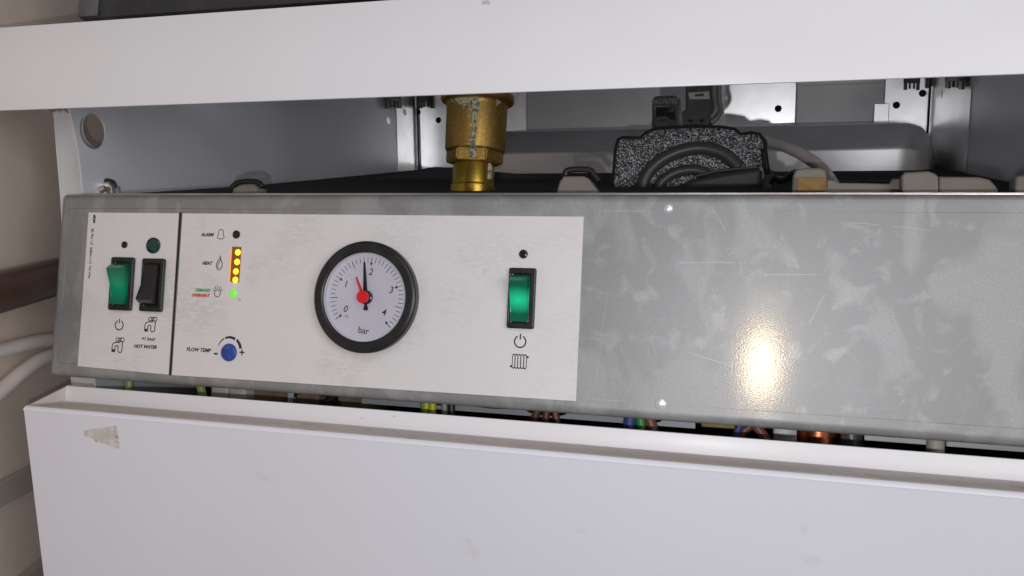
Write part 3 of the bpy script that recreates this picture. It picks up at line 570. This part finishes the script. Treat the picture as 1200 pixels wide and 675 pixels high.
amb_c = mat('amber_lit_recess', (.10, .035, .006), .5, emis=(.70, .24, .01), es=.14); amb = mat('lit_amber_lamp', (.8, .45, .02), .3, emis=(1.0, .58, .03), es=1.6)
me = shape([ledb], .0003, FRONT, W0); bar = mk('light_bar', me, amb_c, cp_)
bm = bmesh.new(); tubes(bm, [Vector((p[0], -W0 - .0002, p[1])) for p in (ledb[0], ledb[3])], .0003, 8); mk('bar_rim', bm, mat('amber_lit_edge', (.7, .2, .02), .4, emis=(1, .28, .04), es=.7), bar)
for (x, y) in ((279.2, 295.8), (278.3, 307), (276.8, 318.2), (276.2, 328)):
    r = ln(x, y, 3.7, False); a, b = xz(x, y); bm = bmesh.new(); lathe(bm, (a, -W0 - .0003, b), (0, -1, 0), [(0, .0012), (r * .5, .001), (r * .85, .0005), (r, 0)], 20); mk('amber_lamp', bm, amb, bar, smooth=True)
# blue adjuster knob in its hole
kx, kz = xz(268.6, 413); bm = bmesh.new(); r = ln(268, 413, 10.6, False); lathe(bm, (kx, -PT - .00003, kz), (0, -1, 0), [(r * .99, 0), (r, .0003), (r * .9, .0012), (r * .82, .0015), (0, .0015)], 32)
kn = mk('adjuster_knob', bm, blue, cp_, smooth=40); bm = bmesh.new(); box(bm, (kx - r * .6, -PT - .0018, kz - .00025), (kx + r * .6, -PT - .0014, kz + .00025), .0001, 1, Matrix.Rotation(math.radians(35), 4, 'Y')); mk('knob_slot', bm, blue, kn)

# rocker switches
def switch(tl, tr, bl, br, flip, M, label):
    P = [xz(*q, .0015) for q in (tl, tr, br, bl)]; x0 = (P[0][0] + P[3][0]) / 2; x1 = (P[1][0] + P[2][0]) / 2; z1 = (P[0][1] + P[1][1]) / 2; z0 = (P[2][1] + P[3][1]) / 2
    sw = mk('rocker_switch', shape([rrect(x0, z0, x1, z1, .0012), rrect(x0 + .0014, z0 + .0030, x1 - .0028, z1 - .0030, .0005, 3)], .0022, FRONT, W0, bev=.0006), blackp, cp_, smooth=45, label=label)
    bm = bmesh.new(); box(bm, (x0 + .002, -PT - .0003, z0 + .002), (x1 - .002, -PT - .0001, z1 - .002)); mk('switch_well', bm, black_gloss, sw)
    # rocker: profile in (out, z)
    h0, h1 = z0 + .0034, z1 - .0034; H = h1 - h0; xr0, xr1 = x0 + .0017, x1 - .0034
    pr = [(0, 0), (.0022, .0), (.0026, .02), (.0024, .25), (.0033, .5), (.0055, .72), (.0074, .84), (.0073, .865), (.0050, .93), (.0028, .985), (.0, 1)]
    poly = [(xr0, -PT - .0002 - w_, (h0 + H * t if not flip else h1 - H * t)) for w_, t in pr]
    bm = bmesh.new(); extr(bm, poly, (xr1 - xr0, 0, 0)); bmesh.ops.bevel(bm, geom=[e for e in bm.edges if abs(e.verts[0].co.x - e.verts[1].co.x) < 1e-6], offset=.00035, segments=2, affect='EDGES')
    mk('rocker', bm, M((xr0 + xr1) / 2, (h0 + h1) / 2, H), sw, smooth=30)
    return sw
og = ORG[cp_.name]
def gm(e, dz, rz):
    return lambda x, z, H: lit_green('lit_green_rocker', (x - og.x, -.003 - og.y, z - og.z + dz * H), (.012, .02, rz * H), e)
switch((132, 301), (158, 302), (127.5, 363.5), (154.3, 364), False, gm(.14, -.05, .50), 'green lit rocker switch above the power symbol on the narrow plate')
switch((168, 302.7), (194, 303.3), (164, 364.8), (190.2, 365.5), True, lambda x, z, H: black_gloss, 'black rocker switch above the plus one hour tap symbol')
switch((597, 313.6), (628.7, 314.6), (594, 384.3), (626, 386), False, gm(.55, -.04, .30), 'bright green rocker switch above the radiator symbol')

# pressure gauge
YD = .0030   # dial stands 3 mm proud of the fascia
gc = at(425.6, 348, -.0068); gx, gz = gc.x, gc.z
g = bmesh.new(); lathe(g, (gx, 0, gz), (0, -1, 0), [(.0268, .0004), (.0285, .0008), (.0290, .0020), (.0290, .0056), (.0284, .0064), (.0276, .0068), (.0242, .0068), (.0236, .0064), (.0232, .0058), (.0232, .0020)], 96)
gauge = mk('pressure_gauge', g, blackp, cp_, smooth=35, label='round black rimmed pressure gauge marked in bar')
g = bmesh.new(); lathe(g, (gx, 0, gz), (0, -1, 0), [(.0231, .0062), (.0231, YD), (0, YD)], 96); mk('dial', g, dialm, gauge, smooth=35)
pc = at(429.3, 348, -YD); dx, dz = gx, gz
rs_ = .0209
def dpt(a, r): t = math.radians(a); return (dx + r * math.cos(t), dz + r * math.sin(t))
A0, A4 = 215.0, -46.5; st = (A4 - A0) / 40
bk, rd = bmesh.new(), bmesh.new()
for i in range(41):
    a = A0 + st * i; mj = i % 10 == 0; hf = i % 5 == 0
    rI, w = (rs_ - .0030, .00038) if mj else (rs_ - .0042, .00038) if hf else (rs_ - .0028, .00030)
    tgt = rd if i in (10, 30) else bk
    addm(tgt, shape(stroke([dpt(a, rI), dpt(a, rs_)], w), .00003, FRONT, YD + .00004))
    if mj:
        addm(bk, shape([[dpt(a, rI - .0014), dpt(a - 2.8, rI + .0002), dpt(a + 2.8, rI + .0002)]], .00004, FRONT, YD + .00008))
mk('scale_marks', bk, ink, gauge); mk('red_scale_marks', rd, red_ink, gauge, kind='stuff')
gr = math.radians(-6); bm = bmesh.new()
for s_, (x, y) in (('0', (404.7, 362.2)), ('1', (405.2, 333)), ('2', (434.5, 318.8)), ('3', (458.3, 340)), ('4', (449.8, 366.3)), ('bar', (426, 387.6))):
    p = at(x, y, -YD); addm(bm, text_me(s_, .0050 if s_ != 'bar' else .0047, FRONT @ Matrix.Translation((p.x, p.z, 0)) @ Matrix.Rotation(gr, 4, 'Z'), YD + .00008, .18 if s_ != 'bar' else 0, .00003, .00002))
p = at(406.5, 370.5, -YD); addm(bm, text_me('bar', .0016, FRONT @ Matrix.Translation((p.x, p.z, 0)) @ Matrix.Rotation(gr, 4, 'Z'), YD + .00008, 0, .00003))
mk('scale_numbers', bm, ink, gauge)
def rotp(a, pts, cx, cz): t = math.radians(a); return [(cx + r * math.cos(t) - q * math.sin(t), cz + r * math.sin(t) + q * math.cos(t)) for r, q in pts]
bm = bmesh.new(); addm(bm, shape([rotp(95.2, [(-.0068, .0010), (-.0062, .0013), (-.0035, .0006), (.004, .0011), (.0180, .00045), (.0188, 0), (.0180, -.00045), (.004, -.0011), (-.0035, -.0006), (-.0062, -.0013), (-.0068, -.0010)], dx, dz)], .0004, FRONT, YD + .0010))
lathe(bm, (dx, 0, dz), (0, -1, 0), [(.0037, YD), (.0037, YD + .0016), (.0030, YD + .0020), (0, YD + .0021)], 32); mk('needle', bm, black_gloss, gauge, smooth=35)
g = bmesh.new(); lathe(g, (gx, 0, gz), (0, -1, 0), [(.0231, .0061), (0, .0061)], 64); mk('gauge_glass', g, glass, gauge)
bm = bmesh.new(); addm(bm, shape([rotp(115, [(0, .0009), (.0040, .0007), (.0112, .0004), (.0112, -.0004), (.0040, -.0007), (0, -.0009)], dx, dz)], .0004, FRONT, .0063))
lathe(bm, (dx, 0, dz), (0, -1, 0), [(.0022, .0062), (.0032, .0064), (.0033, .0072), (.0033, .0080), (.0030, .0085), (.0020, .0086), (.0018, .0083), (0, .0083)], 32); mk('red_pointer', bm, red, gauge, smooth=35)

# ------------------------------------------------------------------ parts glimpsed in the gap under the panel
GB = .029     # how far behind the door's upstand they stand
def wire(cols, pts, r, Y, label, grp='wires under the control panel'):
    Y += GB; P = [at(x, y, Y) for x, y in pts]; bm = bmesh.new(); tubes(bm, spline(P, 4), r, 10)
    return mk('wire', bm, wire_mats[cols], smooth=True, label=label, cat='wire', group=grp)
wire('lime', [(151.5, 425), (151.5, 445), (151, 470)], .0026, .020, 'yellow green wire below the switches on the narrow plate')
wire('lime', [(231, 435), (235, 453), (239, 470)], .0026, .026, 'yellow green wire just left of the white nylon block')
bm = bmesh.new()
for x in (247, 268):
    a, b = at(x, 452, .034 + GB), at(x + 19, 461, .034 + GB); box(bm, (a.x, .034 + GB, b.z - .004), (b.x, .046 + GB, a.z + .003), .0015, 3)
mk('terminal_block', bm, nylon, smooth=40, label='white nylon terminal block under the flow temperature knob', cat='terminal block')
for (x0, x1, y0, y1, lab) in ((291, 337, 457.5, 468, 'plain tan board right of the white nylon block'), (345, 374, 459.5, 468, 'short tan board in the loop of black cable'), (395, 430, 464.5, 474, 'tan board at the left end of the grey chassis sheet')):
    bm = bmesh.new(); a, b = at(x0, y0, .045 + GB), at(x1, y1, .045 + GB); box(bm, (a.x, .045 + GB, b.z - .01), (b.x, .075 + GB, (a.z + b.z) / 2 + .003), .002, 2); mk('tan_board', bm, tan, smooth=40, label=lab, cat='board')
bm = bmesh.new(); a, b = at(337.5, 455, .038 + GB), at(343.5, 469, .038 + GB); box(bm, (a.x, .038 + GB, b.z - .004), (b.x, .040 + GB, a.z + .004), .0004); mk('steel_tab', bm, liner, label='narrow grey steel tab between two tan boards', cat='tab')
bm = bmesh.new(); tubes(bm, spline([at(347, 476, .036 + GB), at(346, 463, .036 + GB), at(354, 459, .036 + GB), at(370, 460.5, .036 + GB), at(386, 465, .036 + GB), at(399, 474, .036 + GB)], 6), .0011, 8); mk('black_cable', bm, black_gloss, smooth=True, label='black cable looping under the gauge', cat='cable')
wire('dark', [(402, 452), (392, 464), (376, 474)], .0014, .030, 'dark grey wire slanting behind the tan boards')
wire('yellow', [(499.5, 462), (500, 474), (499, 490)], .0022, .0235, 'left yellow wire in the first slot of the chassis sheet')
wire('yellow', [(508, 462), (507, 474), (506.5, 490)], .0022, .0215, 'right yellow wire in the first slot of the chassis sheet')
wire('green', [(494.5, 462), (495, 474), (495, 490)], .0012, .0245, 'thin green wire beside the left yellow wire')
wire('grey', [(520, 464), (521, 476), (521, 490)], .0018, .022, 'light grey wire in the first slot of the chassis sheet')
wire('dark', [(528, 464), (529, 478), (529, 490)], .0022, .023, 'black wire at the right end of the first slot')
wire('brown', [(633, 474), (628, 486), (624, 502)], .0024, .022, 'leftmost of the three brown wires in a bunch')
wire('brown', [(642, 474), (640, 486), (638, 502)], .0022, .020, 'middle of the three brown wires in a bunch')
wire('brown', [(648, 474), (651, 486), (653, 502)], .0022, .022, 'rightmost of the three brown wires in a bunch')
wire('blue', [(741, 480), (738, 494), (736, 510)], .0036, .022, 'thick blue wire left of a green one')
wire('green', [(750, 480), (751, 495), (752, 510)], .0027, .022, 'green wire between the blue and the rose wire')
wire('rose', [(758, 482), (763, 496), (766, 510)], .0030, .022, 'rose brown wire right of a green one')
bm = bmesh.new(); a, b = at(822, 493.5, .04 + GB), at(861, 502, .04 + GB); box(bm, (a.x, .04 + GB, b.z - .0005), (b.x, .08 + GB, a.z + .005), .0008); mk('yellow_plate', bm, yellow_plate, smooth=40, label='yellowish metal plate beside the end of the chassis sheet', cat='plate')
wire('blue', [(872, 488), (866, 501), (858, 520)], .0019, .032, 'thin blue wire crossing right of the yellow plate')
wire('rose', [(878, 492), (890, 504), (902, 522)], .0026, .034, 'rose wire slanting right, left of the copper pipe')
wire('rose', [(866, 512), (876, 502), (888, 498)], .0020, .040, 'short rose wire crossing the blue one')
bm = bmesh.new(); a, b = at(906, 500, .05 + GB), at(934, 512, .05 + GB); box(bm, (a.x, .05 + GB, b.z - .02), (b.x, .07 + GB, a.z + .006), .001); mk('grey_bracket', bm, matt_grey, smooth=40, label='dark grey bracket left of the copper pipe', cat='bracket')
def vpipe(nm, px0, px1, py, Y, M, label, cat='pipe'):
    Y += GB
    a, b = at(px0, py, Y), at(px1, py, Y); r = (b.x - a.x) / 2; bm = bmesh.new(); tubes(bm, [((a.x + b.x) / 2, Y + r * .4, -.20), ((a.x + b.x) / 2, Y + r * .4, .03)], r, 32); mk(nm, bm, M, smooth=50, label=label, cat=cat)
vpipe('copper_pipe', 935, 985, 511, .055, copper, 'thick copper pipe seen in the gap below the bright spot'); vpipe('grey_pipe', 985, 1012, 514, .050, mat('grey_pipe', (.16, .16, .165), .35, .3), 'dark grey pipe touching the right side of the copper pipe')
vpipe('white_stub_pipe', 1086, 1108, 520, .012, mat('ivory_plastic', (.50, .47, .42), .45), 'short ivory plastic stub in front of the white lower panel', 'pipe')

# ------------------------------------------------------------------ white rail across the top
YR = -.040
zl, zt = at(600, 108, YR).z, at(220, 16.5, YR).z
bm = bmesh.new(); box(bm, (-.16, YR, zl), (.62, YR + .0014, zt), .0005, 2); 
RR = .003; xs = (-.16, .62)
box(bm, (-.16, YR + .0014, zt - .0016), (.62, YR + .05, zt - .0002), .0004, 1)
rail = mk('front_rail', bm, white_paint, smooth=40, label='wide white enamelled rail across the top in front of the boiler', cat='rail')
c = at(569, 3, YR - .0001); bm = bmesh.new(); extr(bm, [c + Vector((x * .00035, 0, z * .0003)) for x, z in ((-6, -1), (-2, -3), (2, -2), (5, -4), (7, -1), (4, 2), (5, 5), (1, 3), (-3, 4))], (0, .0002, 0)); mk('paint_chip', bm, matt_grey, rail)
# dark grey box above the rail
bx = thing('grey_box', (.2, .06, .19), 'dark grey scuffed metal box above the white rail at the top left', 'box')
a = at(92, 22.5, -.005); bm = bmesh.new(); box(bm, (a.x, -.005, a.z), (a.x + .60, .09, a.z + .14), .0015, 2); mk('box_body', bm, darkgrey, bx, smooth=40)
b_ = at(115, 12, -.006); bm = bmesh.new(); box(bm, (a.x + .0006, -.0068, a.z + .0008), (b_.x, -.0055, a.z + .139), .0005, 2); mk('corner_post', bm, darkgrey2, bx, smooth=40)

# ------------------------------------------------------------------ white door below, leaning slightly outwards at the top
YDO, ZD = -.028, -.0208
e0 = at(27, 478, YDO); tl = .235        # Y gained per metre of drop
door = thing('boiler_door', (.26, .02, -.33), 'white enamelled steel door with folded top edge below the control panel', 'door')
XD0, XD1 = e0.x, .560
bm = bmesh.new(); R_ = .0035; prof = []
def dy(z): return YDO + (ZD - z) * tl
prof = [(dy(-.33), -.33), (dy(ZD - R_), ZD - R_)] + [(YDO + R_ * (1 - math.cos(math.radians(a_))) + .0, ZD - R_ + R_ * math.sin(math.radians(a_))) for a_ in range(15, 91, 15)]
n0 = len(prof); prof += [(.0006, ZD + .0004)]
th = .0011
inn = [(y + th, z - th if z > ZD - R_ else z) for y, z in prof]
NX = 40
def strip(bm, prof, x0, x1):
    A = [bm.verts.new((x0, y, z)) for y, z in prof]; Bq = [bm.verts.new((x1, y, z)) for y, z in prof]
    for i in range(len(prof) - 1): bm.faces.new((A[i], A[i + 1], Bq[i + 1], Bq[i]))
strip(bm, prof[:n0 - 2], XD0, XD1)
# left return side, seen edge-on past the fold
zu = at(78, 452, .0025).z; zu = -.01135
mk('door_front', bm, white_door, door, smooth=60)
bm = bmesh.new(); strip(bm, prof[n0 - 3:] , XD0 + .0006, XD1); mk('folded_edge', bm, shaded_dirty_enamel, door, smooth=60)
bm = bmesh.new(); box(bm, (at(77.5, 460, .0015).x, .0008, ZD - .004), (XD1, .0024, zu), .0006, 2); mk('upstand', bm, white_paint, door, smooth=40)
bm = bmesh.new(); extr(bm, [(XD0, YDO + .001, ZD - .001), (XD0, .0035, zu + .0003), (XD0, .0055, zu - .0004), (XD0, .012, -.33), (XD0, dy(-.33) + .001, -.33)], (.0012, 0, 0)); mk('side_return', bm, shaded_dirty_enamel, door)
sp = [xz_ for xz_ in ((98, 505), (110, 502.5), (126, 500.5), (136, 498.5), (138, 506), (140, 519), (139.5, 526), (130, 523), (121, 519.5), (112, 518), (108, 513), (99, 511))]
def ondoor(px, py, off=0):
    d = ray(px, py); n = Vector((0, 1, tl)).normalized(); p0 = Vector((0, YDO, ZD)) - n * off; return CAM + d * ((p0 - CAM).dot(n) / d.dot(n))
bm = bmesh.new(); n = Vector((0, 1, tl)).normalized(); extr(bm, [ondoor(x, y, .00012) for x, y in sp], n * .0001); mk('tape_residue', bm, stain, door)
bm = bmesh.new()
for (x, y, r) in ((424, 490, 1.6), (462, 488, 1.6), (78, 494, 1), (698, 547, 1.2), (640, 560, .8)):
    c = ondoor(x, y, .0001) if y > 492 else at(x, y, .0005); extr(bm, [c + Vector((math.cos(q) * r * .0004, 0, math.sin(q) * r * .00025)) for q in [k * math.pi / 4 for k in range(8)]], (0, .00015, 0))
mk('paint_chips', bm, matt_grey, door)

# ------------------------------------------------------------------ light: the phone's flash beside the lens, and added unseen fill lights over weak ambient
FL = CAM + right * (-.014) + down * .019
ld = bpy.data.lights.new('flash', 'POINT'); ld.energy = 2.25; ld.shadow_soft_size = .0025; ld.color = (.985, .985, 1); lo = bpy.data.objects.new('flash', ld); lo.location = FL; COL.objects.link(lo)
ad = bpy.data.lights.new('right_fill', 'AREA'); ad.shape = 'RECTANGLE'; ad.size = 1.2; ad.size_y = .8; ad.energy = 14; ad.color = (1, .965, .95); ao = bpy.data.objects.new('right_fill', ad); ao.location = (1.75, -1.5, .10); COL.objects.link(ao)  # unseen area light added to even out the flash falloff
ao.rotation_euler = (Vector((.2, 0, .05)) - ao.location).to_track_quat('-Z', 'Y').to_euler()
ad2 = bpy.data.lights.new('upper_fill', 'AREA'); ad2.shape = 'RECTANGLE'; ad2.size = 1.2; ad2.size_y = .8; ad2.energy = 5; ad2.color = (.98, .98, 1); ao2 = bpy.data.objects.new('upper_fill', ad2); ao2.location = (.9, -1.5, 1.15); COL.objects.link(ao2)  # unseen area light added to brighten the hood and back wall
ao2.rotation_euler = (Vector((.3, 0, .05)) - ao2.location).to_track_quat('-Z', 'Y').to_euler()
W = bpy.data.worlds.new('World'); S.world = W; W.use_nodes = True; W.node_tree.nodes['Background'].inputs[0].default_value = (.9, .9, 1, 1); W.node_tree.nodes['Background'].inputs[1].default_value = .10
S.view_settings.view_transform = 'Standard'; S.view_settings.look = 'None'; S.view_settings.exposure = 0.27; S.view_settings.gamma = 1
